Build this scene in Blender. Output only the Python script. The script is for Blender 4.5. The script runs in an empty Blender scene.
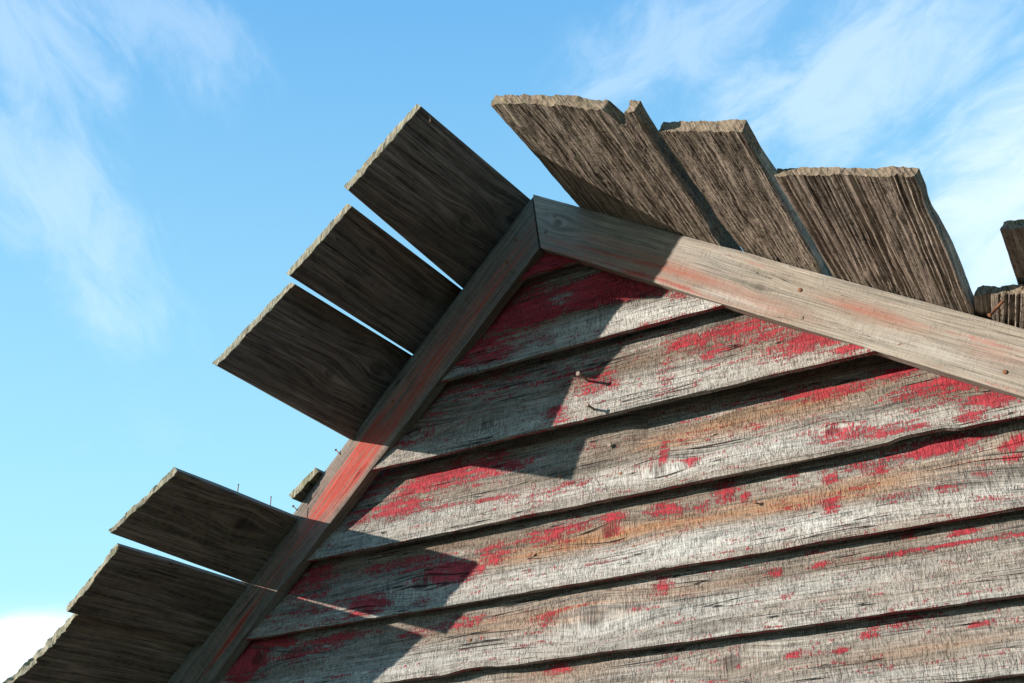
# Weathered shed gable under a blue sky, seen from below.
import bpy, math
import numpy as np
from mathutils import Matrix, Vector

S = 2.0                       # metres per unit of the survey frame
EYE = 1.6                     # camera height
F = 1116.325                  # focal length in pixels of a 1024 wide picture
R = np.array([[0.872754, -0.243676, -0.422992],
              [0.485069, 0.335546, 0.807537],
              [-0.054844, -0.909962, 0.411049]])
BD = np.array([-0.014, 1.0, -0.047])      # direction the roof boards run (front to back)
SUN = np.array([-1.041, -1.0, 0.438])     # towards the sun

scene = bpy.context.scene
col = scene.collection

# ------------------------------------------------------------------ helpers
def ray(px, py):
    return R @ np.array([px - 512.0, py - 341.5, F])

def wall(px, py, y=1.0):
    v = ray(px, py)
    return v * (y / v[1])

def world(p):
    p = np.asarray(p, float)
    return p * S + np.array([0, 0, EYE])

APEX = wall(532, 194)
LFOOT = wall(162, 683)
RFOOT = wall(1024, 329)
NL = np.cross(APEX - LFOOT, BD)
NR = np.cross(APEX - RFOOT, BD)
TL = (APEX[2] - LFOOT[2]) / (APEX[0] - LFOOT[0])
TR = (APEX[2] - RFOOT[2]) / (RFOOT[0] - APEX[0])

def on_roof(n, px, py):
    v = ray(px, py)
    return v * ((n @ APEX) / (n @ v))

def left_z(x, y=1.0):
    return APEX[2] + TL * (x - APEX[0]) + BD[2] * (y - 1)

def right_z(x, y=1.0):
    return APEX[2] - TR * (x - APEX[0]) + BD[2] * (y - 1)

def hash2(ix, iy, seed):
    n = (ix.astype(np.int64) * 374761393 + iy.astype(np.int64) * 668265263 + int(seed) * 1442695041) & 0x7fffffff
    n = ((n ^ (n >> 13)) * 1274126177) & 0x7fffffff
    n = n ^ (n >> 16)
    return (n & 0xffff) / 65535.0

def vnoise(x, y, seed=0):
    x = np.asarray(x, float); y = np.asarray(y, float)
    x, y = np.broadcast_arrays(x, y)
    ix = np.floor(x); iy = np.floor(y)
    fx = x - ix; fy = y - iy
    fx = fx * fx * (3 - 2 * fx); fy = fy * fy * (3 - 2 * fy)
    a = hash2(ix, iy, seed); b = hash2(ix + 1, iy, seed)
    c = hash2(ix, iy + 1, seed); d = hash2(ix + 1, iy + 1, seed)
    return (a + (b - a) * fx) * (1 - fy) + (c + (d - c) * fx) * fy

def fbm(x, y, seed=0, octv=4, rough=.5):
    s = 0; a = 1; t = 0
    for i in range(octv):
        s = s + a * vnoise(np.asarray(x) * 2 ** i, np.asarray(y) * 2 ** i, seed + 17 * i)
        t += a; a *= rough
    return s / t

def sstep(a, b, x):
    t = np.clip((x - a) / (b - a), 0, 1)
    return t * t * (3 - 2 * t)

# ------------------------------------------------------------------ node helpers
class NT:
    def __init__(s, tree): s.t = tree; s.n = tree.nodes; s.l = tree.links
    def put(s, sock, v):
        if isinstance(v, bpy.types.NodeSocket): s.l.new(v, sock)
        elif v is not None:
            if hasattr(sock, 'default_value'):
                if isinstance(v, (tuple, list)) and len(v) == 3 and len(getattr(sock, 'default_value')) == 4: v = (*v, 1)
                sock.default_value = v
    def math(s, op, a, b=None, c=None, clamp=False):
        n = s.n.new('ShaderNodeMath'); n.operation = op; n.use_clamp = clamp
        s.put(n.inputs[0], a); s.put(n.inputs[1], b); s.put(n.inputs[2], c)
        return n.outputs[0]
    def vmul(s, a, b):
        n = s.n.new('ShaderNodeVectorMath'); n.operation = 'MULTIPLY'
        s.put(n.inputs[0], a); s.put(n.inputs[1], b); return n.outputs[0]
    def vadd(s, a, b):
        n = s.n.new('ShaderNodeVectorMath'); n.operation = 'ADD'
        s.put(n.inputs[0], a); s.put(n.inputs[1], b); return n.outputs[0]
    def noise(s, vec, scale=1, detail=4, rough=.55, dist=0.):
        n = s.n.new('ShaderNodeTexNoise'); s.put(n.inputs['Vector'], vec)
        n.inputs['Scale'].default_value = scale; n.inputs['Detail'].default_value = detail
        n.inputs['Roughness'].default_value = rough; n.inputs['Distortion'].default_value = dist
        return n.outputs['Fac']
    def mr(s, v, a, b, c=0., d=1., smooth=False):
        n = s.n.new('ShaderNodeMapRange'); n.clamp = True
        if smooth: n.interpolation_type = 'SMOOTHSTEP'
        s.put(n.inputs[0], v); s.put(n.inputs[1], a); s.put(n.inputs[2], b); s.put(n.inputs[3], c); s.put(n.inputs[4], d)
        return n.outputs[0]
    def mix(s, f, a, b, mode='MIX'):
        n = s.n.new('ShaderNodeMix'); n.data_type = 'RGBA'; n.blend_type = mode
        s.put(n.inputs[0], f); s.put(n.inputs[6], a); s.put(n.inputs[7], b); return n.outputs[2]

def new_mat(name):
    m = bpy.data.materials.new(name); m.use_nodes = True
    return m, NT(m.node_tree), m.node_tree.nodes['Principled BSDF']

def wood(name, dark, light, brown, brown_amt, cross, bump, paint_col=(.44, .020, .036), flake=1.0,
         grain=1.0, crack=1.0, contrast=.125, streak=0., pits=.25, end_col=(.34, .30, .22), stain_col=(.36, .16, .062), spec=.25):
    m, T, bs = new_mat(name)
    at = T.n.new('ShaderNodeAttribute'); at.attribute_name = 'gr'
    tn = T.n.new('ShaderNodeAttribute'); tn.attribute_name = 'tone'
    ex = T.n.new('ShaderNodeAttribute'); ex.attribute_name = 'extra'
    V = at.outputs['Vector']
    sep = T.n.new('ShaderNodeSeparateXYZ'); T.l.new(tn.outputs['Vector'], sep.inputs[0])
    sp2 = T.n.new('ShaderNodeSeparateXYZ'); T.l.new(ex.outputs['Vector'], sp2.inputs[0])
    PAINT, STAIN, BLEACH_SKY = sep.outputs
    KNOT_SHADE, ENDG, MOSS = sp2.outputs
    # gentle waviness of the grain
    wv = T.noise(T.vmul(V, (2.2, 9, 1)), 1, 2, .5)
    wob = T.math('MULTIPLY', T.math('SUBTRACT', wv, .5), .022)
    cmb = T.n.new('ShaderNodeCombineXYZ'); T.l.new(wob, cmb.inputs[1])
    Vw = T.vadd(V, cmb.outputs[0])
    ring = T.noise(T.vmul(Vw, (2.5, 85 * grain, 1)), 1, 5, .6)
    fine = T.noise(T.vmul(Vw, (9, 360 * grain, 1)), 1, 4, .62)
    broad = T.noise(T.vmul(Vw, (1.6, 13, 1)), 1, 4, .55)
    blot = T.noise(T.vmul(V, (7, 13, 1)), 1, 5, .6)
    saw = T.noise(T.vmul(V, (130, 22, 1)), 1, 4, .6)
    saw2 = T.noise(T.vmul(V, (300, 120, 1)), 1, 3, .6)
    crk = T.noise(T.vmul(Vw, (1.5, 58 * grain, 1)), 1, 2, .5)
    crk = T.math('ABSOLUTE', T.math('SUBTRACT', crk, .5))
    crkm = T.noise(T.vmul(V, (4, 20, 1)), 1, 3, .6)
    cw = T.mr(crkm, .48, .68, .0003, .013 * crack)
    crk = T.mr(crk, T.math('MULTIPLY', cw, .2), cw, 1., 0.)
    # short checks across the grain
    chk = T.noise(T.vmul(V, (110, 22, 1)), 1, 2, .5, .3)
    chk = T.mr(T.math('ABSOLUTE', T.math('SUBTRACT', chk, .5)), .0, .030, 1., 0.)
    chkm = T.mr(T.noise(T.vmul(V, (5, 14, 1)), 1, 3, .6), .50, .70, 0., .55 * cross)
    chk = T.math('MULTIPLY', chk, chkm)
    hgt = T.math('ADD', T.math('MULTIPLY', ring, 1.0), T.math('MULTIPLY', fine, .55))
    hgt = T.math('ADD', hgt, T.math('MULTIPLY', saw, .55 * cross))
    hgt = T.math('ADD', hgt, T.math('MULTIPLY', saw2, .35))
    tone = T.math('ADD', T.math('MULTIPLY', ring, .5), T.math('MULTIPLY', fine, .28))
    tone = T.math('ADD', tone, T.math('MULTIPLY', saw, .16 * cross))
    tone = T.math('ADD', tone, T.math('MULTIPLY', blot, .22))
    mid = (.5 + .28 + .16 * cross + .22) / 2
    c = T.mix(T.mr(tone, mid - contrast, mid + contrast), dark, light)
    bm = T.math('MULTIPLY', T.mr(broad, .38, .68, 0, 1), brown_amt)
    c = T.mix(bm, c, brown, 'MIX')
    # re-apply streaks on the brown
    c = T.mix(T.mr(fine, .35, .65, .45, 0.), c, (dark[0] * .6, dark[1] * .6, dark[2] * .6))
    st = T.math('MULTIPLY', STAIN, T.mr(T.math('ADD', T.math('ADD', ring, T.math('MULTIPLY', fine, .4)), T.math('MULTIPLY', broad, .5)), .82, 1.10, .08, 1.))
    c = T.mix(st, c, stain_col)
    bl = T.math('MULTIPLY', BLEACH_SKY, T.mr(T.math('ADD', T.math('ADD', fine, saw2), saw), 1.1, 1.9, .1, 1.))
    c = T.mix(bl, c, (.62, .60, .56))
    # paint that is left in flakes
    fl = T.noise(T.vmul(V, (26, 95, 1)), 1, 6, .70)
    fl2 = T.noise(T.vmul(V, (10, 26, 1)), 1, 4, .6)
    pm = T.math('ADD', PAINT, T.math('MULTIPLY', T.math('SUBTRACT', fl, .5), 1.9 * flake))
    pm = T.math('ADD', pm, T.math('MULTIPLY', T.math('SUBTRACT', fl2, .5), 1.2 * flake))
    pm = T.math('ADD', pm, T.math('MULTIPLY', T.math('SUBTRACT', saw, .5), 1.1 * flake))
    pm = T.math('ADD', pm, T.math('MULTIPLY', T.math('SUBTRACT', ring, .5), 2.0 + 1.1 * streak))
    pm = T.math('ADD', pm, T.math('MULTIPLY', T.math('SUBTRACT', saw2, .5), 1.7 * flake))
    pm = T.math('ADD', pm, T.math('MULTIPLY', T.math('SUBTRACT', fine, .5), .8))
    pm = T.mr(pm, .40, .74 + .24 * streak, 0., .92 - .2 * streak)
    pv = T.noise(T.vmul(V, (25, 90, 1)), 1, 4, .6)
    pc = T.mix(T.mr(pv, .3, .7), (paint_col[0] * .55, paint_col[1] * .7, paint_col[2] * .8), paint_col)
    pc = T.mix(T.mr(pv, .60, .78, 0., .35), pc, (.55, .10, .13))
    c = T.mix(T.math('MULTIPLY', pm, T.mr(fine, .25, .45, .75, 1.)), c, pc)
    # knots and painted gap shade, end grain, moss, cracks
    c = T.mix(T.math('MULTIPLY', KNOT_SHADE, T.mr(T.math('ADD', ring, saw2), .8, 1.2, .35, .85)), c, (dark[0] * .5, dark[1] * .38, dark[2] * .32))
    ec = T.mix(T.mr(T.noise(T.vmul(V, (160, 160, 1)), 1, 5, .65), .35, .65), (end_col[0] * .35, end_col[1] * .33, end_col[2] * .3), end_col)
    c = T.mix(ENDG, c, ec)
    ms = T.math('MULTIPLY', MOSS, T.mr(T.noise(T.vmul(V, (60, 60, 1)), 1, 5, .7), .45, .6, 0., 1.))
    c = T.mix(ms, c, (.16, .16, .07))
    pt = T.noise(T.vmul(V, (230, 85, 1)), 1, 3, .65)
    pt2 = T.noise(T.vmul(Vw, (22, 60, 1)), 1, 3, .6)
    pt = T.math('MULTIPLY', T.mr(T.math('ADD', pt, T.math('MULTIPLY', pt2, .7)), .90, 1.06, 0., 1.), pits * .62)
    cr = T.math('MAXIMUM', T.math('MAXIMUM', crk, chk), pt)
    c = T.mix(T.math('MULTIPLY', cr, .85), c, (dark[0] * .16, dark[1] * .14, dark[2] * .13))
    T.l.new(c, bs.inputs['Base Color'])
    bs.inputs['Roughness'].default_value = .85
    bs.inputs['Specular IOR Level'].default_value = spec
    h = T.math('SUBTRACT', hgt, T.math('MULTIPLY', cr, 1.5))
    h = T.math('ADD', h, T.math('MULTIPLY', pm, .22))
    b = T.n.new('ShaderNodeBump'); b.inputs['Strength'].default_value = 1
    b.inputs['Distance'].default_value = bump
    T.l.new(h, b.inputs['Height']); T.l.new(b.outputs[0], bs.inputs['Normal'])
    return m

M_SIDE = wood('weathered painted siding', (.046, .036, .029), (.54, .49, .43), (.20, .125, .075), .90, 1.0, .0065, pits=.5, contrast=.115, crack=1.2)
M_RAKE = wood('weathered rake wood', (.085, .075, .062), (.50, .455, .39), (.26, .20, .135), .5, .12, .0014, grain=.9, crack=.35,
              paint_col=(.45, .035, .025), stain_col=(.27, .095, .06), flake=.45, streak=.8, contrast=.17)
M_RAKE_SHADE = wood('shade-darkened rake wood', (.013, .011, .010), (.24, .20, .155), (.085, .058, .042), .5, .12, .0016, grain=.9, crack=.5,
              paint_col=(.44, .020, .013), stain_col=(.38, .075, .035), flake=.35, streak=1., contrast=.18)  # left rake: its shade is put into a darker base colour
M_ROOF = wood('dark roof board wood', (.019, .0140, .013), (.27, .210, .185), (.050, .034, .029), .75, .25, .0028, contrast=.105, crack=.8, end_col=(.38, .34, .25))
M_RAGGED = wood('deeply grooved roof board wood', (.040, .027, .022), (.60, .48, .40), (.17, .110, .085), .5, .6, .0030,
                contrast=.095, pits=.9, crack=1.3, grain=1.5, end_col=(.27, .20, .145))
M_WALL = wood('plain side wall wood', (.10, .09, .08), (.36, .33, .30), (.24, .17, .12), .5, .6, .0025)

def metal(name, c, rough=.5):
    m, T, bs = new_mat(name)
    tc = T.n.new('ShaderNodeTexCoord')
    n = T.noise(tc.outputs['Object'], 160, 4, .6)
    T.l.new(T.mix(T.mr(n, .35, .65), (c[0] * .5, c[1] * .45, c[2] * .4), c), bs.inputs['Base Color'])
    bs.inputs['Metallic'].default_value = .55; bs.inputs['Roughness'].default_value = rough
    return m
M_NAIL = metal('dull steel', (.32, .25, .22), .75)
M_RUST = metal('rusty steel', (.33, .15, .08), .8)

# ------------------------------------------------------------------ object helpers
def link(name, me, mat, parent=None):
    o = bpy.data.objects.new(name, me)
    col.objects.link(o)
    if mat: me.materials.append(mat)
    if parent: o.parent = parent
    return o

def make_mesh(name, V, Q, smooth=True):
    me = bpy.data.meshes.new(name)
    me.vertices.add(len(V)); me.vertices.foreach_set('co', np.asarray(V, np.float32).ravel())
    Q = np.asarray(Q, np.int32)
    me.loops.add(Q.size); me.loops.foreach_set('vertex_index', Q.ravel())
    me.polygons.add(len(Q)); me.polygons.foreach_set('loop_start', np.arange(0, Q.size, 4, dtype=np.int32))
    me.polygons.foreach_set('loop_total', np.full(len(Q), 4, np.int32))
    me.update(calc_edges=True); me.validate()
    if smooth:
        me.polygons.foreach_set('use_smooth', np.ones(len(me.polygons), bool))
        me.set_sharp_from_angle(angle=math.radians(52))
    return me

shed = bpy.data.objects.new('wooden_shed', None)
shed.location = (APEX[0] * S, S, 0)
col.objects.link(shed)
shed['label'] = 'weathered plank shed gable with peeling red paint under jutting roof boards'
shed['category'] = 'shed'
bpy.context.view_layer.update()
ORG = np.array([APEX[0] * S, S, 0.])

def board(name, c00, c10, c11, c01, thick, mat, us, nv, seed, paint=None, relief=None, rag0=0., rag1=0., ragv0=0., ragv1=0.,
          knots=(), thick_dir=None, ridge=.0012, ridge_scale=1., chew=None, label=None, endg=(1, 1), moss=0., cup=0., nt=4, bump_seed=0,
          tone_fn=None, taper=1., side_bleach=.3, side_dark=0.):
    """A sawn board.  c00-c10 run along its length (u), c00-c01 across it (v); the corners lie on the seen face.
    us: list of stations 0..1 along the length.  Everything in survey units, converted to metres here."""
    c00, c10, c11, c01 = [world(c) for c in (c00, c10, c11, c01)]
    us = np.asarray(us); nu = len(us); vs = np.linspace(0, 1, nv); ts = np.linspace(0, 1, nt)
    eu = (c10 - c00); L = np.linalg.norm(eu); eu /= L
    ev = (c01 - c00); ev -= eu * (ev @ eu); Wd = np.linalg.norm(ev); ev /= Wd
    nn = np.cross(eu, ev)
    if thick_dir is not None and nn @ np.asarray(thick_dir) < 0: nn = -nn      # points from seen face into the board
    I, J, K = np.meshgrid(np.arange(nu), np.arange(nv), np.arange(nt), indexing='ij')
    surf = (I == 0) | (I == nu - 1) | (J == 0) | (J == nv - 1) | (K == 0) | (K == nt - 1)
    idx = np.full(I.shape, -1, int); idx[surf] = np.arange(surf.sum())
    u = us[I[surf]]; v = vs[J[surf]]; t = ts[K[surf]]
    P = (c00[None] * ((1 - u) * (1 - v))[:, None] + c10[None] * (u * (1 - v))[:, None]
         + c11[None] * (u * v)[:, None] + c01[None] * ((1 - u) * v)[:, None])
    um = (P - c00) @ eu; vm = (P - c00) @ ev
    # knots bend the grain
    g = vm.copy(); kn = np.zeros(len(u))
    for (ku, kv, kr) in knots:
        du = um - ku; dv = vm - kv
        d2 = (du / 2.0) ** 2 + dv ** 2
        g = g - dv * .82 * np.exp(-d2 / (2 * (kr * 2.1) ** 2)) + 0
        d = np.sqrt((du / 1.35) ** 2 + dv ** 2)
        kn = np.maximum(kn, sstep(kr, kr * .75, d) * .75 + .5 * np.exp(-((d - kr) / (kr * .18)) ** 2))
    wob = (fbm(um * 1.4 + seed * 3.1, vm * 5, seed, 3) - .5) * .03
    gg = g + wob
    # relief of the seen face
    rs = ridge_scale
    h = (fbm(um * 3 + 9 * seed, gg * 120 * rs, seed + 5, 3) - .5) * 2 * ridge
    h += (fbm(um * 4 + seed, vm * 9, seed + 8, 3) - .5) * .004
    h -= kn * .0015
    h += -cup * (2 * v - 1) ** 2
    if relief is not None: h = h + relief(P, um, vm, u, v)
    edge = np.minimum(np.minimum(vm, Wd - vm) / .004, 1).clip(0, 1)
    h_front = h * np.where(K[surf] == 0, 1, 0) - np.where(K[surf] == 0, (1 - edge) * .0008, 0)
    back = (fbm(um * 5, vm * 12, seed + 31, 3) - .5) * .003
    thk = thick * S * (taper + (1 - taper) * sstep(0, .16, um))
    offs = np.where(K[surf] == 0, -h_front, t * thk + np.where(K[surf] == nt - 1, back, 0))
    P = P + nn[None] * offs[:, None]
    tt = t * thick * S
    # ragged ends and sides
    if rag0:
        f = np.clip(1 - um / max(.07, rag0 * 5), 0, 1) ** 3
        r = (fbm(vm * 55 + seed, tt * 90, seed + 40, 4, .7) - .52) * 2.6 * rag0
        r += (fbm(vm * 9 + seed * 2, tt * 8, seed + 41, 2) - .5) * 2 * rag0
        if chew is not None: r = r + chew(v, Wd) 
        P += eu[None] * (r * f)[:, None]
    if rag1:
        f = np.clip(1 - (L - um) / .12, 0, 1) ** 2
        r = (fbm(vm * 38 + seed, tt * 60, seed + 44, 4, .62) - .42) * 2 * rag1
        P -= eu[None] * (r * f)[:, None]
    for rg, sgn, dist, sd in ((ragv0, 1, vm, 50), (ragv1, -1, Wd - vm, 60)):
        if rg:
            f = np.clip(1 - dist / .02, 0, 1)
            r = fbm(um * 9 + seed, tt * 25, seed + sd, 4, .6) - .5
            r2 = sstep(.66, .8, fbm(um * 5.5 + 3 * seed, tt * 5, seed + sd + 2, 2))
            P += ev[None] * (sgn * (r * 2 * rg + r2 * rg * 2.2) * f)[:, None]
    quads = []
    def q(a, b, c, d, flip):
        a, b, c, d = [x.ravel() for x in (a, b, c, d)]
        quads.append(np.stack([a, d, c, b] if flip else [a, b, c, d], 1))
    hand = np.cross(eu, ev) @ nn > 0
    X = idx
    q(X[:-1, :-1, 0], X[1:, :-1, 0], X[1:, 1:, 0], X[:-1, 1:, 0], hand)
    q(X[:-1, :-1, -1], X[1:, :-1, -1], X[1:, 1:, -1], X[:-1, 1:, -1], not hand)
    q(X[:-1, 0, :-1], X[1:, 0, :-1], X[1:, 0, 1:], X[:-1, 0, 1:], not hand)
    q(X[:-1, -1, :-1], X[1:, -1, :-1], X[1:, -1, 1:], X[:-1, -1, 1:], hand)
    q(X[0, :-1, :-1], X[0, 1:, :-1], X[0, 1:, 1:], X[0, :-1, 1:], hand)
    q(X[-1, :-1, :-1], X[-1, 1:, :-1], X[-1, 1:, 1:], X[-1, :-1, 1:], not hand)
    me = make_mesh(name, P - ORG, np.concatenate(quads))
    n = len(P)
    gr = np.zeros((n, 3), np.float32)
    gr[:, 0] = um + seed * 7.31; gr[:, 1] = g + tt * .9 + seed * 1.7; gr[:, 2] = 0
    a = me.attributes.new('gr', 'FLOAT_VECTOR', 'POINT'); a.data.foreach_set('vector', gr.ravel())
    tone = np.zeros((n, 3), np.float32)
    tone[:, 0] = -1
    if paint is not None: tone[:, 0] = paint(P, um, vm, u, v)
    if name == 'siding_board': tone[:, 0] = np.where((J[surf] == 0) & (K[surf] > 0), .30 + .45 * fbm(um * 5, um * 0, seed + 90, 3), tone[:, 0])
    if tone_fn is not None: tone[:, 1], tone[:, 2] = tone_fn(P, um, vm, u, v)
    if name == 'roof_board': tone[:, 2] = side_bleach * (K[surf] > 0)  # paler sides and top: bare gray plus sky reflection put into the colour
    a = me.attributes.new('tone', 'FLOAT_VECTOR', 'POINT'); a.data.foreach_set('vector', tone.ravel())
    ext = np.zeros((n, 3), np.float32)
    ext[:, 0] = np.clip(kn, 0, 1) * (K[surf] == 0)
    if side_dark: ext[:, 0] = np.maximum(ext[:, 0], side_dark * (J[surf] == nv - 1) * (K[surf] > 0))  # shade of the gap between boards, put into the side face's colour
    e = np.zeros(n)
    if endg[0]: e = np.maximum(e, sstep(.012, .0, um) * ((K[surf] > 0) | (I[surf] == 0)))
    if endg[1]: e = np.maximum(e, (I[surf] == nu - 1) * 1.)
    ext[:, 1] = e
    ext[:, 2] = moss
    a = me.attributes.new('extra', 'FLOAT_VECTOR', 'POINT'); a.data.foreach_set('vector', ext.ravel())
    o = link(name, me, mat, shed)
    if label: o['label'] = label
    return o

# ------------------------------------------------------------------ paint left on the siding: patches given on the wall
def patches(lst, base=0.):
    """lst of (px, py, rx, ry, strength[, tilt]) read off the wall; returns density(P...)"""
    prm = []
    for it in lst:
        px, py, rx, ry, s = it[:5]; tilt = it[5] if len(it) > 5 else -.19
        c = world(wall(px, py, 1.015)); e = world(wall(px + rx, py + rx * tilt, 1.015)); n = world(wall(px, py - ry, 1.015))
        a = (e - c)[[0, 2]]; b = (n - c)[[0, 2]]
        prm.append((c[[0, 2]], np.linalg.inv(np.array([a, b]).T), s))
    def f(P, um, vm, u, v):
        q = P[:, [0, 2]]; d = np.full(len(q), base)
        for c, inv, s in prm:
            w = (q - c) @ inv.T; r = np.sqrt((w ** 2).sum(1))
            d = np.maximum(d, s * 1.02 * sstep(1.75, .25, r)) if s > 0 else d + s * sstep(1.35, .55, r)
        return d
    return f

LIPS = [(.5850, 'tip'), (.4875, 0), (.3990, 1), (.3120, 2), (.2340, 3), (.1640, 4), (.1030, 5), (.035, 6)]
RAKE_T = .016
def rake_x(z, off=0.):       # x of the middle of each rake board at height z
    zl = z + .040
    return APEX[0] - (APEX[2] - zl) / TL, APEX[0] + (APEX[2] - zl) / TR

P_TIP = patches([(560, 265, 60, 30, 1.2, 0)], .9)
P0 = patches([(520, 315, 60, 30, 1.0), (590, 290, 66, 20, 1.05), (640, 288, 50, 14, .85), (690, 298, 34, 7, .95), (478, 350, 40, 24, .85), (560, 296, 14, 6, -.55), (600, 318, 120, 9, -.45), (470, 374, 40, 6, -.3)], .14)
P1 = patches([(690, 343, 30, 13, .66), (668, 366, 13, 30, .56), (740, 326, 40, 10, .72), (815, 345, 55, 14, .9), (780, 350, 30, 8, .6), (600, 385, 24, 17, .62), (562, 417, 14, 12, .75),
              (720, 350, 20, 20, .5), (770, 335, 60, 14, .6), (470, 385, 80, 22, .46), (410, 430, 40, 25, .45), (560, 372, 50, 22, .42), (850, 352, 20, 6, 1.)], .13)
P2 = patches([(820, 388, 60, 10, .80), (890, 368, 30, 9, .95), (950, 385, 70, 14, .88), (995, 400, 40, 10, .95), (880, 433, 52, 8, .72), (972, 416, 18, 8, .85), (840, 440, 40, 12, .55), (663, 452, 5, 12, .9),
              (691, 463, 9, 7, .75), (430, 478, 38, 15, .80), (470, 468, 60, 15, .80), (400, 507, 30, 14, .78), (470, 503, 45, 3, .8), (375, 480, 40, 16, .58), (350, 520, 30, 14, .45), (545, 490, 60, 8, .45), (930, 405, 40, 10, .6)], .13)
P3 = patches([(560, 530, 32, 12, .66), (610, 521, 14, 12, .76), (664, 509, 22, 10, .80), (724, 487, 16, 14, .78), (790, 470, 9, 8, .72), (743, 497, 6, 7, .7), (700, 505, 10, 6, .65), (935, 445, 62, 10, 1.0), (870, 460, 60, 7, .6),
              (827, 478, 10, 6, .8), (831, 508, 8, 12, .80), (880, 462, 8, 12, .7), (951, 487, 16, 7, .7), (1014, 445, 14, 20, .85), (985, 470, 16, 12, .55), (905, 496, 30, 10, .45), (449, 573, 32, 13, .95), (492, 553, 24, 10, .7),
              (370, 606, 26, 11, .85), (395, 565, 50, 12, .56), (307, 583, 30, 22, .72), (300, 612, 60, 8, .5), (425, 602, 10, 7, .7), (520, 545, 40, 8, .56)], .13)
P4 = patches([(243, 660, 22, 24, 1.0), (271, 643, 26, 9, .92), (330, 640, 34, 8, .72), (300, 650, 40, 12, .56), (420, 632, 40, 6, .5), (461, 623, 30, 8, .55), (661, 586, 12, 10, .78), (775, 571, 8, 5, .78), (818, 565, 10, 4, .82),
              (940, 545, 90, 2.6, .95, -.15), (870, 557, 40, 2.5, .9, -.12), (960, 529, 20, 5, .8), (907, 533, 10, 6, .7), (1005, 535, 25, 3, .8, -.15), (560, 612, 30, 8, .4)], .10)
P5 = patches([(867, 634, 12, 7, .88), (793, 654, 10, 5, .68), (978, 624, 14, 4, .72), (951, 602, 18, 3, .85), (556, 668, 16, 8, .7), (900, 620, 50, 12, .42), (840, 650, 8, 4, .65), (700, 655, 70, 12, .32)], .08)
P6 = patches([(960, 690, 40, 6, .3)], .12)
PAINTS = [P0, P1, P2, P3, P4, P5, P6]
STAINS = [patches([(500, 340, 60, 12, .3)]),
          patches([(800, 350, 120, 10, .25)]),
          patches([(671, 440, 40, 10, .9), (720, 425, 60, 10, .7), (800, 402, 70, 13, .75), (870, 385, 60, 10, .3)]),
          patches([(560, 545, 80, 12, 1.), (660, 528, 90, 10, 1.0), (760, 508, 80, 11, 1.), (880, 484, 100, 12, .95), (980, 463, 60, 10, .85), (1010, 440, 20, 18, .5)], .05),
          patches([(560, 606, 70, 18, .95), (520, 616, 50, 12, .8), (650, 600, 60, 10, .4), (700, 585, 60, 6, .2)]),
          patches([(960, 640, 90, 12, .3), (560, 672, 60, 10, .4)]), patches([])]
BLEACHES = [patches([(640, 318, 130, 12, .8), (520, 350, 90, 8, .35), (562, 297, 18, 7, .6)]),
            patches([(720, 372, 150, 14, .6), (520, 432, 80, 6, .35), (640, 395, 60, 14, .5)]),
            patches([(640, 475, 240, 10, .7), (850, 430, 120, 12, .5), (540, 460, 60, 8, .3)], .1),
            patches([(620, 558, 160, 15, .95), (800, 528, 150, 12, .75), (970, 498, 70, 8, .7), (420, 585, 60, 14, .4)], .08),
            patches([(700, 610, 260, 14, .75), (940, 570, 120, 18, .5), (370, 655, 60, 12, .4)], .15),
            patches([(700, 655, 400, 18, .4)], .2), patches([], .2)]

# recess below lip 1, where a layer of the next board has split away
_rz = [(640, 452), (645, 441), (667, 434), (700, 424), (745, 408), (800, 398), (860, 384)]
_rp = np.array([world(wall(x, y, 1.03)) for x, y in _rz])
def recess(P, um, vm, u, v):
    zl = np.interp(P[:, 0], _rp[:, 0], _rp[:, 2])
    m = sstep(-.003, .004, P[:, 2] - zl - (fbm(P[:, 0] * 30, P[:, 2] * 2, 3) - .5) * .012)
    m = m * sstep(_rp[0, 0] - .03, _rp[0, 0] + .09, P[:, 0])
    return -.028 * m

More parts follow.
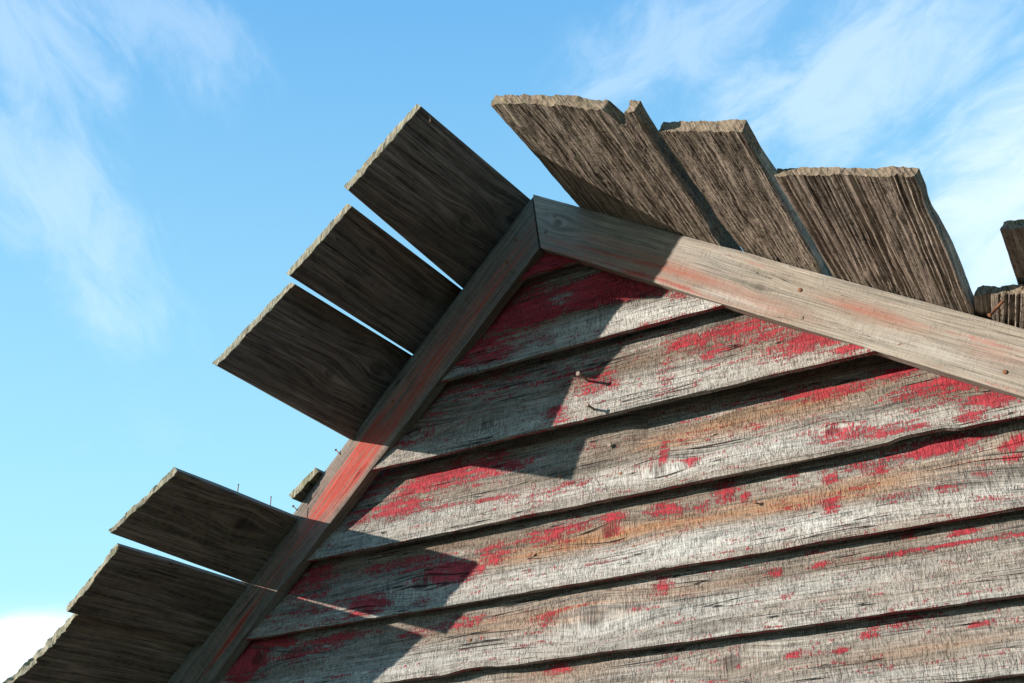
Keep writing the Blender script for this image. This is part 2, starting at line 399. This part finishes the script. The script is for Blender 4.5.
LIPY = [.9985 + .006, 1.0045, 1.000, 1.0065, 1.0065, 1.0060, 1.007, 1.007]
TOPY = [1.030, 1.030, 1.030, 1.034, 1.030, 1.028, 1.028, 1.028]
KN = {0: [(.75, .09, .012)], 1: [(.18, .08, .014), (.38, .05, .010)], 2: [(.95, .045, .013), (1.62, .10, .012), (1.30, .05, .009)],
      3: [(1.0, .1, .012), (1.86, .11, .03), (.55, .06, .015)], 4: [(.135, .105, .018), (.24, .10, .012), (1.10, .075, .018)], 5: [(1.5, .08, .013), (2.2, .1, .02)], 6: [(1., .05, .02)]}
SL = ['smallest red siding board, tucked under the gable peak', 'short siding board mostly red above its bleached lower edge', 'siding board with two nails standing out of it and red patches',
      'siding board with a split away layer under the lip above', 'siding board with an orange brown streak along its middle', 'siding board with a thin line of red paint near its right end', None, None]
for k, (zl, _) in enumerate(LIPS):
    ztop = (LIPS[k - 1][0] + .014) if k else .668
    if k == 0: ztop = .655
    xl0, xr0 = rake_x(zl); xl1, xr1 = rake_x(ztop)
    yl = LIPY[k]; yt = TOPY[k]
    if k == 0: xl1, xr1 = APEX[0] - .03, APEX[0] + .035
    c00 = (xl0, yl, zl); c10 = (xr0, yl, zl); c01 = (xl1, yt, ztop); c11 = (xr1, yt, ztop)
    nu = int(max(40, (xr0 - xl0) * S / .0045)); nv = 74
    pf = P_TIP if k == 0 else PAINTS[k - 1]
    if k == 0: tf = lambda P, um, vm, u, v: (np.zeros(len(P)), np.zeros(len(P)))
    else:
        def tf(P, um, vm, u, v, a=STAINS[k - 1], b=BLEACHES[k - 1], k=k):
            return (np.clip(a(P, um, vm, u, v), 0, 1),
                    np.clip(b(P, um, vm, u, v) * .8 + .42 * sstep(.40, .05, v + (fbm(um * 3, vm * 8, k, 3) - .5) * .35), 0, 1))
    board('siding_board', c00, c10, c11, c01, .0055, M_SIDE, np.linspace(0, 1, nu), nv, 3 + k, paint=pf, tone_fn=tf,
          relief=recess if k == 3 else None, ragv0=.0030, knots=KN.get(k - 1, []), thick_dir=(0, 1, 0), ridge=.0011, label=SL[k], endg=(0, 0))

# plain lower siding down to the ground, hidden below the picture's edge
zl = .035
k = 9
while zl > -.78:
    zt = zl + .012; zl = max(zl - .075, -.795)
    xl0, xr0 = -1.17, .20
    board('siding_board', (xl0, 1.007, zl), (xr0, 1.007, zl), (xr0, 1.028, zt), (xl0, 1.028, zt), .011, M_SIDE,
          np.linspace(0, 1, 120), 14, 3 + k, paint=patches([], .3), thick_dir=(0, 1, 0), ragv0=.002, endg=(0, 0), nt=3)
    k += 1

# ------------------------------------------------------------------ rake boards
def rake(side):
    if side == 'L':
        o = [(-1.21, None), APEX[:]]
        top = np.array(APEX); d = np.array([-1, 0, -TL]); d /= np.linalg.norm(d)
        inn0 = wall(545, 250)
        perp = np.array([TL, 0, -1.]); perp /= np.linalg.norm(perp)
        w = abs((wall(360, 484) - APEX) @ perp)
        Lg = .99
    else:
        top = np.array(APEX); d = np.array([1, 0, -TR]); d /= np.linalg.norm(d)
        perp = np.array([-TR, 0, -1.]); perp /= np.linalg.norm(perp)
        w = abs((wall(740, 309) - APEX) @ perp)
        Lg = .86
    return top, d, perp, w, Lg
tl_, dl_, pl_, wl_, Ll_ = rake('L')
tr_, dr_, pr_, wr_, Lr_ = rake('R')
# the inner edges meet on the mitre
def meet(a, da, b, db):
    A = np.array([[da[0], -db[0]], [da[2], -db[2]]]); s = np.linalg.solve(A, [(b - a)[0], (b - a)[2]]); return a + da * s[0]
MIT = meet(tl_ + pl_ * wl_, dl_, tr_ + pr_ * wr_, dr_)
def _rp_(side, lst, base=0.):
    return patches(lst, base)
RP_R = patches([(592, 256, 60, 7, .50, .27), (655, 283, 80, 5, .50, .28), (600, 266, 60, 6, .45, .28)], -.3)
RS_R = patches([(600, 258, 60, 8, .6, .27), (670, 274, 90, 14, 1., .28), (740, 300, 70, 10, .8, .30), (872, 318, 50, 8, .85, .30), (1000, 365, 40, 12, .5, .3)], .08)
RB_R = patches([(740, 305, 40, 5, .5, .28), (900, 345, 100, 8, .35, .29)], .12)
RP_L = patches([(430, 378, 95, 12, .52, -1.28), (400, 422, 60, 14, .62, -1.28), (356, 477, 52, 19, .80, -1.28), (295, 563, 60, 9, .52, -1.28), (230, 650, 50, 8, .55, -1.28), (500, 290, 40, 8, .2, -1.28)], -.3)
RS_L = patches([(410, 405, 110, 16, .9, -1.28), (352, 482, 50, 20, 1., -1.28), (270, 590, 80, 12, .3, -1.28)], .0)
z0 = lambda P, um, vm, u, v: np.zeros(len(P))
def groove(P, um, vm, u, v):          # lengthwise split of the left rake board
    c = .70 + .03 * (fbm(um * 2.2, 0 * um, 77) - .5) * 2
    return -.008 * np.exp(-((v - c) / .018) ** 2) * sstep(.95, 1.25, um) - .004 * sstep(c, c + .06, v) * sstep(.95, 1.25, um) - .006 * sstep(.16, 0, v) ** 2
eps = .0016
board('rake_board', tl_ + dl_ * eps + [0, 0, 0], tl_ + dl_ * Ll_, tl_ + dl_ * Ll_ + pl_ * wl_, MIT + dl_ * eps, RAKE_T, M_RAKE_SHADE,
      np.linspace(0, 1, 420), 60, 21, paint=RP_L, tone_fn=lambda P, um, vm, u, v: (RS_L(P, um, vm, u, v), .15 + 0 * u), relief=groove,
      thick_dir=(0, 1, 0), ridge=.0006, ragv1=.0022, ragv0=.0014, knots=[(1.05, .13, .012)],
      label='shade-darkened rake board running down to the left with red streaks', endg=(0, 1))
board('rake_board', tr_ + dr_ * eps, tr_ + dr_ * Lr_, tr_ + dr_ * Lr_ + pr_ * wr_, MIT + dr_ * eps, RAKE_T, M_RAKE,
      np.linspace(0, 1, 420), 60, 22, paint=RP_R, tone_fn=lambda P, um, vm, u, v: (RS_R(P, um, vm, u, v), RB_R(P, um, vm, u, v)),
      thick_dir=(0, 1, 0), ridge=.0005, ragv1=.0016, ragv0=.0012, knots=[(.62, .06, .006), (.10, .05, .008)],
      label='paler rake board running down to the right', endg=(0, 1))

# ------------------------------------------------------------------ roof boards
def u_front(frac, n1, n2):            # dense stations over the overhang, sparse over the rest of the roof
    return np.concatenate([np.linspace(0, frac, n1), np.linspace(frac, 1, n2 + 1)[1:]])

BACK = 2.25
def extend(a, b):                     # carry the edge a->b on to the back of the shed
    a = np.array(a); b = np.array(b); return a + (b - a) * ((BACK - a[1]) / (b[1] - a[1]))

def roofboard(A, B, n, seed, mat, thick, side, yA=None, yB=None, lift=(0, 0, 0, 0), label=None, wallA=None, wallB=None, **kw):
    """A: pixel of the outer corner nearer the ridge, B: the lower one"""
    nrm = n / np.linalg.norm(n); nrm = nrm * (1 if nrm[2] > 0 else -1)
    def hit(px, py, dd):
        v = ray(px, py); return v * ((nrm @ (APEX + nrm * dd)) / (nrm @ v))
    a = hit(*A, lift[0]); b = hit(*B, lift[1])
    wa = hit(*wallA, lift[2]); wb = hit(*wallB, lift[3])
    # the back end follows the slope; keep the lift small
    ea = a + BD * (BACK - a[1]) if wa is None else extend(a, wa)
    eb = b + BD * (BACK - b[1]) if wb is None else extend(b, wb)
    for e in (ea, eb): e -= nrm * ((e - APEX) @ nrm - lift[2])
    Lg = BACK - a[1]; fr = (1.03 - a[1]) / Lg
    kw.setdefault('rag0', .004); kw.setdefault('taper', .72 if side == 'L' else .8)
    return board('roof_board', a, ea, eb, b, thick, mat, u_front(fr, 150, 16), kw.pop('nv', 96), seed, thick_dir=tuple(nrm),
                 label=label, moss=kw.pop('moss', .12), **kw)

LT = .0115
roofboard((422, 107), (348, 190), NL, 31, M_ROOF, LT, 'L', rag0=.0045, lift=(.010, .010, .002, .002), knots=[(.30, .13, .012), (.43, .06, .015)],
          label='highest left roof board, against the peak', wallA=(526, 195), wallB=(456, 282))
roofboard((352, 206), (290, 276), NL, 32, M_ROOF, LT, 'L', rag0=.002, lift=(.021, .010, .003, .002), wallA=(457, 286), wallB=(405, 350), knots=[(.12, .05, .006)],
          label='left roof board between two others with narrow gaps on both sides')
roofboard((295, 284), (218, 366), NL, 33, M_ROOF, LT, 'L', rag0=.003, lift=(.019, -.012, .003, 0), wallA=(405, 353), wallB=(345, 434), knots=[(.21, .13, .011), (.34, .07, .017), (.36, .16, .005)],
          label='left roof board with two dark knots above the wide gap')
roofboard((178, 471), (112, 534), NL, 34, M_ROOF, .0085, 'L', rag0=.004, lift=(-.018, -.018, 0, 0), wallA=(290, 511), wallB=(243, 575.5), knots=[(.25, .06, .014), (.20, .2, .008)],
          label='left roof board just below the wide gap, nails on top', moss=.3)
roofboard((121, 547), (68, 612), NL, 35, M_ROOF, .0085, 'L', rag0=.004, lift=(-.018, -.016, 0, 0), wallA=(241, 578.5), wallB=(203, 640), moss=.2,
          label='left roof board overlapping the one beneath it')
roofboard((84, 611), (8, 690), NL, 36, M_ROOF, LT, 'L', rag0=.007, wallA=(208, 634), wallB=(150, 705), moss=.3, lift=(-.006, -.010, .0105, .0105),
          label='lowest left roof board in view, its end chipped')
# more roof boards down the left slope, beyond the picture's edge
def slope_pt(x, y, side):
    return np.array([x, y, left_z(x, y) if side == 'L' else right_z(x, y)])
for i, (xa, xb) in enumerate([(-1.075, -1.155), (-1.16, -1.235)]):
    a, b = slope_pt(xa, .79, 'L'), slope_pt(xb, .80, 'L')
    board('roof_board', a, a + BD * 1.46, b + BD * 1.45, b, LT, M_ROOF, u_front(.2, 60, 12), 50, 37 + i, thick_dir=(-TL, 0, 1), rag0=.004, moss=.1)
# the stub left in the wide gap, broken off just past the rake
a = slope_pt(-.786, .994, 'L'); b = slope_pt(-.818, .986, 'L')
board('roof_board', a, a + BD * 1.25, b + BD * 1.25, b, .0075, M_ROOF, u_front(.1, 50, 12), 40, 41, thick_dir=(-TL, 0, 1), rag0=.004, moss=.6,
      label='broken stub of a left roof board in the wide gap')

RT = .0105
def chew1(v, W):       # long torn notch at the far corner
    return .045 * sstep(.80, .86, v) * sstep(.95, .88, v) + .012 * sstep(.55, .7, v)
def grooves(freq, amp, s, rough=.0006):
    def f(P, um, vm, u, v):
        w = vm + .005 * (fbm(um * 2.0, vm * 3, s) - .5)
        r = np.abs(fbm(um * .9 + s, w * freq, s, 2, .5) - .5) * 2
        m = fbm(um * 6, vm * 14, s + 9, 3)
        q = fbm(um * 60, w * 260, s + 3, 3, .65)
        b = fbm(um * 9, w * 30, s + 5, 4, .6)
        return -amp * np.clip(1 - r * 3.4, 0, 1) * (.3 + m) + (q - .5) * 2 * rough + (b - .5) * .004
    return f
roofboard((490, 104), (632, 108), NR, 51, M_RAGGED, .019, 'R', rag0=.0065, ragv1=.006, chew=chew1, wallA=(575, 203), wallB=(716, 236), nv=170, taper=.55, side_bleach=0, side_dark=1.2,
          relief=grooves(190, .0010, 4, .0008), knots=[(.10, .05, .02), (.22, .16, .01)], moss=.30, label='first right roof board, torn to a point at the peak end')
roofboard((658, 133), (741, 132), NR, 52, M_RAGGED, .0140, 'R', rag0=.0055, ragv1=.0015, ragv0=.005, wallA=(739, 247), wallB=(821, 272), nv=120, lift=(.003, 0, .004, 0), taper=.75, side_bleach=.45,
          relief=grooves(190, .0009, 5, .0009), knots=[(.26, .09, .012)], moss=.25, label='second right roof board, narrow with a thick torn end')
roofboard((773, 175), (915, 176), NR, 53, M_RAGGED, RT, 'R', rag0=.006, ragv1=.0018, wallA=(831, 275), wallB=(971, 311), nv=170, taper=.7,
          relief=grooves(105, .0026, 6, .0005), knots=[(.34, .12, .01)], moss=.15, label='third right roof board, widest and scored with straight grooves')
roofboard((974, 295), (1046, 295), NR, 54, M_RAGGED, RT, 'R', rag0=.008, wallA=(975, 313), wallB=(1056, 334), nv=120, lift=(.004,) * 4,
          relief=grooves(85, .0055, 7), moss=.2, label='right roof board broken off short of the others')
roofboard((1000, 231), (1090, 224), NR, 55, M_RAGGED, RT, 'R', rag0=.007, wallA=(1034, 331), wallB=(1100, 352), nv=120, lift=(.018,) * 4,
          relief=grooves(95, .0028, 8), moss=.2, label='last right roof board, beyond the short broken one')
for i, (xa, xb) in enumerate([(.065, .135), (.14, .215)]):
    a, b = slope_pt(xa, .77, 'R'), slope_pt(xb, .77, 'R')
    board('roof_board', a, a + BD * 1.48, b + BD * 1.48, b, RT, M_RAGGED, u_front(.2, 60, 12), 50, 57 + i, thick_dir=(TR, 0, 1), rag0=.006)

# ------------------------------------------------------------------ the rest of the shed, out of the picture: side and back walls
XL, XR, YB = -1.17, .20, 2.20
def flatwall(name, p0, p1, zt0, zt1, tdir, seed):
    p0 = np.array(p0, float); p1 = np.array(p1, float)
    board(name, (p0[0], p0[1], -.795), (p1[0], p1[1], -.795), (p1[0], p1[1], zt1), (p0[0], p0[1], zt0), .012, M_WALL, np.linspace(0, 1, 90), 70, seed,
          thick_dir=tdir, relief=lambda P, um, vm, u, v: -.014 * ((vm / .15) % 1.0), endg=(0, 0), paint=lambda P, um, vm, u, v: .32 + 0 * u)
flatwall('side_wall', (XL, 1.02), (XL, YB), left_z(XL, 1.02) - .01, left_z(XL, YB) - .01, (1, 0, 0), 71)
flatwall('side_wall', (XR, 1.02), (XR, YB), right_z(XR, 1.02) - .01, right_z(XR, YB) - .01, (-1, 0, 0), 72)
zb = left_z(XL, YB) - .01
xc = APEX[0]
flatwall('back_wall', (XL, YB), (xc, YB), zb, left_z(xc, YB) - .02, (0, -1, 0), 73)
flatwall('back_wall', (xc, YB), (XR, YB), left_z(xc, YB) - .02, right_z(XR, YB) - .01, (0, -1, 0), 74)

# ------------------------------------------------------------------ nails
def nail_mesh(L, r, head_r, bend=0., shaft_in=.01):
    import bmesh
    bm = bmesh.new(); n = 10; rings = []
    prof = [(-shaft_in, r * .8, 0), (0, r, 0), (L * .5, r, bend * .35), (L - r * .6, r, bend), (L - r * .5, head_r, bend), (L, head_r * .95, bend), (L + r * .25, head_r * .5, bend)]
    for z, rr, off in prof:
        rings.append([bm.verts.new((math.cos(2 * math.pi * i / n) * rr + off, math.sin(2 * math.pi * i / n) * rr, z)) for i in range(n)])
    for a, b in zip(rings[:-1], rings[1:]):
        for i in range(n): bm.faces.new((a[i], a[(i + 1) % n], b[(i + 1) % n], b[i]))
    bm.faces.new(rings[-1]); bm.faces.new(rings[0][::-1])
    me = bpy.data.meshes.new('nail'); bm.to_mesh(me); bm.free()
    for p in me.polygons: p.use_smooth = len(p.vertices) == 4
    return me

def nail(p, d, L, r=.0020, hr=.0046, mat=None, bend=0., label=None):
    me = nail_mesh(L, r, hr, bend)
    o = link('nail', me, mat or M_NAIL, shed)
    o.rotation_euler = Vector(d).normalized().to_track_quat('Z', 'Y').to_euler()
    o.location = Vector(np.asarray(p) - ORG)
    if label: o['label'] = label
    return o

def wnail(px, py, y, L, **k): return nail(world(wall(px, py, y)), k.pop('d', (0, -1, 0)), L, **k)
wnail(590, 382, 1.016, .058, r=.0028, hr=.0056, label='nail standing out of the siding, the upper of two close together')
wnail(598, 412, 1.012, .054, r=.0028, hr=.0056, label='nail standing out of the siding, the lower of two close together')
wnail(613, 447, 1.028, .018, hr=.0055, label='nail head on the siding board with the split layer')
for px, py in ((621, 474), (634, 547), (470, 640), (755, 502), (560, 476), (930, 430)):
    wnail(px, py, 1.014, .0015, r=.0018, hr=.0040, mat=M_RUST)
for px, py in ((802, 318), (546, 232), (555, 216), (516, 240), (507, 262), (393, 402), (800, 290), (1005, 372)):
    wnail(px, py, 1.0, .0016, r=.0018, hr=.0042, mat=M_NAIL if px in (802, 546, 555) else M_RUST)
# nails standing up out of the top of the roof boards and along the left rake
nL = -NL / np.linalg.norm(NL) if NL[2] < 0 else NL / np.linalg.norm(NL)
def rnail(px, py, L, up=(0, 0, 1), y=None, lift=.0, **k):
    p = on_roof(NL, px, py) if y is None else wall(px, py, y)
    return nail(world(p + nL * lift), up, L, **k)
rnail(240, 496, .020, up=(.1, 0, 1), lift=.006, r=.0011, hr=.0022, mat=M_RUST)
rnail(273, 508, .020, up=(.05, 0, 1), lift=.006, r=.0011, hr=.0022, mat=M_RUST)
rnail(318, 482, .022, up=(-.55, -.3, .75), y=1.0, r=.0014, hr=.0036, mat=M_RUST)
rnail(338, 452, .010, up=(-.7, 0, .7), y=1.0, r=.0014, hr=.0030, mat=M_RUST)
rnail(295, 508, .008, up=(-.7, 0, .7), y=1.0, r=.0014, hr=.0034, mat=M_NAIL)
# nail points coming down through the underside of the left boards
for px, py in ((121, 571), (83, 637)):
    rnail(px, py, .018, up=(0, -.1, -1), r=.0012, hr=.0012)
rnail(430, 119, .012, up=(.3, -.4, -1), r=.0015, hr=.0015, mat=M_RUST)
rnail(76, 620, .022, up=(-.35, -.1, -1), r=.0016, hr=.0016, bend=-.006)
# rusty nail through the broken right board
nail(world(wall(1006, 298, .96)), (-.8, -.3, -.75), .045, r=.0028, hr=.0045, mat=M_RUST, label='rusty orange nail in the broken right board')

# ------------------------------------------------------------------ ground
gm, T, bs = new_mat('dry grass ground')
tc = T.n.new('ShaderNodeTexCoord')
n1 = T.noise(tc.outputs['Object'], .35, 6, .6); n2 = T.noise(tc.outputs['Object'], 14, 5, .65)
c = T.mix(T.mr(n1, .35, .65), (.11, .09, .05), (.05, .07, .03))
c = T.mix(T.mr(n2, .4, .6, 0, .6), c, (.16, .13, .08))
T.l.new(c, bs.inputs['Base Color']); bs.inputs['Roughness'].default_value = .95
b = T.n.new('ShaderNodeBump'); b.inputs['Distance'].default_value = .04; T.l.new(n2, b.inputs['Height']); T.l.new(b.outputs[0], bs.inputs['Normal'])
N = 60
r_ = np.concatenate([[0.], np.geomspace(1, 2500, 40)])
th = np.linspace(0, 2 * math.pi, 65)[:-1]
V = [(0., 0., 0.)]
gv = np.array([[rr * math.cos(t), 2 + rr * math.sin(t), (0 if rr < 6 else (fbm(rr * math.cos(t) / 60 + 9, rr * math.sin(t) / 60 + 4, 5, 3) - .5) * min(6, rr * .02))] for rr in r_[1:] for t in th])
V = np.vstack([[0, 2, 0], gv])
faces = [(0, 1 + i, 1 + (i + 1) % 64) for i in range(64)]
for k in range(len(r_) - 2):
    for i in range(64):
        a = 1 + k * 64 + i; b_ = 1 + k * 64 + (i + 1) % 64
        faces.append((a, a + 64, b_ + 64, b_))
gme = bpy.data.meshes.new('ground'); gme.from_pydata(V.tolist(), [], faces); gme.update()
g = link('ground', gme, gm); g['kind'] = 'structure'

# ------------------------------------------------------------------ sky, sun
w = bpy.data.worlds.new('World'); scene.world = w; w.use_nodes = True
T = NT(w.node_tree); bg = w.node_tree.nodes['Background']
sky = T.n.new('ShaderNodeTexSky'); sky.sky_type = 'NISHITA'; sky.sun_disc = False
sun = SUN / np.linalg.norm(SUN)
sky.sun_elevation = math.asin(sun[2]); sky.sun_rotation = math.atan2(sun[0], sun[1])
sky.air_density = 1.0; sky.dust_density = .5; sky.ozone_density = 1.5
tc = T.n.new('ShaderNodeTexCoord'); D = tc.outputs['Generated']

def sky_dir(px, py):
    v = ray(px, py); return v / np.linalg.norm(v)
def dirdot(v):
    n = T.n.new('ShaderNodeVectorMath'); n.operation = 'DOT_PRODUCT'
    T.put(n.inputs[0], D); n.inputs[1].default_value = tuple(v); return n.outputs['Value']
def streaks(v0, v1, sc_along, sc_across, seed, detail=7, dist=.4):
    """cirrus noise in the sky, drawn out along the great circle v0->v1"""
    a = v1 - v0; a /= np.linalg.norm(a); c = np.cross(v0, a); c /= np.linalg.norm(c)
    x = T.math('MULTIPLY', dirdot(a), sc_along); y = T.math('MULTIPLY', dirdot(c), sc_across)
    cb = T.n.new('ShaderNodeCombineXYZ'); T.l.new(x, cb.inputs[0]); T.l.new(y, cb.inputs[1]); cb.inputs[2].default_value = seed
    return T.noise(cb.outputs[0], 1, detail, .64, dist)
def patch(px, py, rad, soft):
    v = sky_dir(px, py)
    return T.mr(dirdot(v), math.cos(rad + soft), math.cos(rad), 0., 1., True)
def ell(px, py, dx, dy, ra, rb):
    """soft elliptical region of the sky: centre, axis direction in degrees of sky, radii"""
    v = sky_dir(px, py); a = sky_dir(px + dx, py + dy) - v; a /= np.linalg.norm(a); c = np.cross(v, a); c /= np.linalg.norm(c)
    x = T.math('MULTIPLY', dirdot(a), 1 / ra); x = T.math('SUBTRACT', x, float(v @ a) / ra)
    y = T.math('MULTIPLY', dirdot(c), 1 / rb); y = T.math('SUBTRACT', y, float(v @ c) / rb)
    r = T.math('SQRT', T.math('ADD', T.math('MULTIPLY', x, x), T.math('MULTIPLY', y, y)))
    return T.math('MULTIPLY', T.mr(r, 0., 1., 1., 0., True), T.math('GREATER_THAN', dirdot(v), .1))
def cloudmask(region, st, lo, hi, amt):
    return T.math('MULTIPLY', T.mr(T.math('ADD', T.math('MULTIPLY', region, .42), st), lo, hi, 0., 1., True), T.math('MULTIPLY', T.mr(region, 0, .35), amt))
sR = streaks(sky_dir(820, 160), sky_dir(1010, 20), 11, 21, 2., 9, .5)
sL = streaks(sky_dir(20, 20), sky_dir(160, 280), 11, 24, 7., 9, .5)
sM = streaks(sky_dir(500, 100), sky_dir(600, 40), 3, 9, 12.)
masks = [cloudmask(ell(860, 70, 190, -90, .26, .12), sR, .54, 1.0, .40),
         cloudmask(ell(1060, 200, 120, -90, .26, .17), sR, .42, 1.0, .66),
         cloudmask(ell(700, 30, 100, -50, .22, .08), sR, .52, 1.0, .30),
         cloudmask(ell(60, 200, 100, 130, .22, .09), sL, .52, 1.0, .30),
         cloudmask(ell(30, 30, 100, 90, .14, .08), sL, .52, 1.0, .28),
         cloudmask(ell(170, 20, 100, 90, .14, .08), sL, .52, 1.0, .22),
         cloudmask(ell(-10, 660, 100, -30, .10, .045), sM, .30, .66, 1.0),
         cloudmask(ell(-140, 760, 100, -30, .26, .12), sM, .28, .65, .9)]
tot = masks[0]
for m_ in masks[1:]: tot = T.math('MAXIMUM', tot, m_)
# thin high cloud elsewhere in the sky
gen = T.noise(T.vmul(D, (5, 3, 9)), 1, 7, .6, .5)
tot = T.math('MAXIMUM', tot, T.mr(gen, .60, .85, 0., .15))
sz = T.n.new('ShaderNodeSeparateXYZ'); T.l.new(D, sz.inputs[0])
blue = T.mix(T.mr(sz.outputs[2], .12, .66, 0., 1.), (5.4, 10.3, 11.6), (1.75, 5.1, 9.3))
c = T.mix(.82, sky.outputs[0], blue)
c = T.mix(tot, c, (9.6, 10.6, 11.4))
T.l.new(c, bg.inputs['Color']); bg.inputs['Strength'].default_value = .066

sl = bpy.data.lights.new('sun', 'SUN'); sl.energy = 5.0; sl.angle = math.radians(.55); sl.color = (1.0, .93, .83)
so = bpy.data.objects.new('sun', sl); col.objects.link(so)
so.rotation_euler = Vector(sun).to_track_quat('Z', 'Y').to_euler(); so.location = (-4, -4, 6)

# ------------------------------------------------------------------ camera
cam = bpy.data.cameras.new('camera'); co = bpy.data.objects.new('camera', cam); col.objects.link(co)
M = Matrix.Identity(4)
for i in range(3):
    M[i][0] = R[i, 0]; M[i][1] = -R[i, 1]; M[i][2] = -R[i, 2]
M[2][3] = EYE
co.matrix_world = M
cam.sensor_width = 36; cam.lens = F / 1024 * 36; cam.clip_start = .05; cam.clip_end = 6000
scene.camera = co
scene.view_settings.view_transform = 'Standard'; scene.view_settings.look = 'None'
scene.view_settings.exposure = 0.78; scene.view_settings.gamma = 1
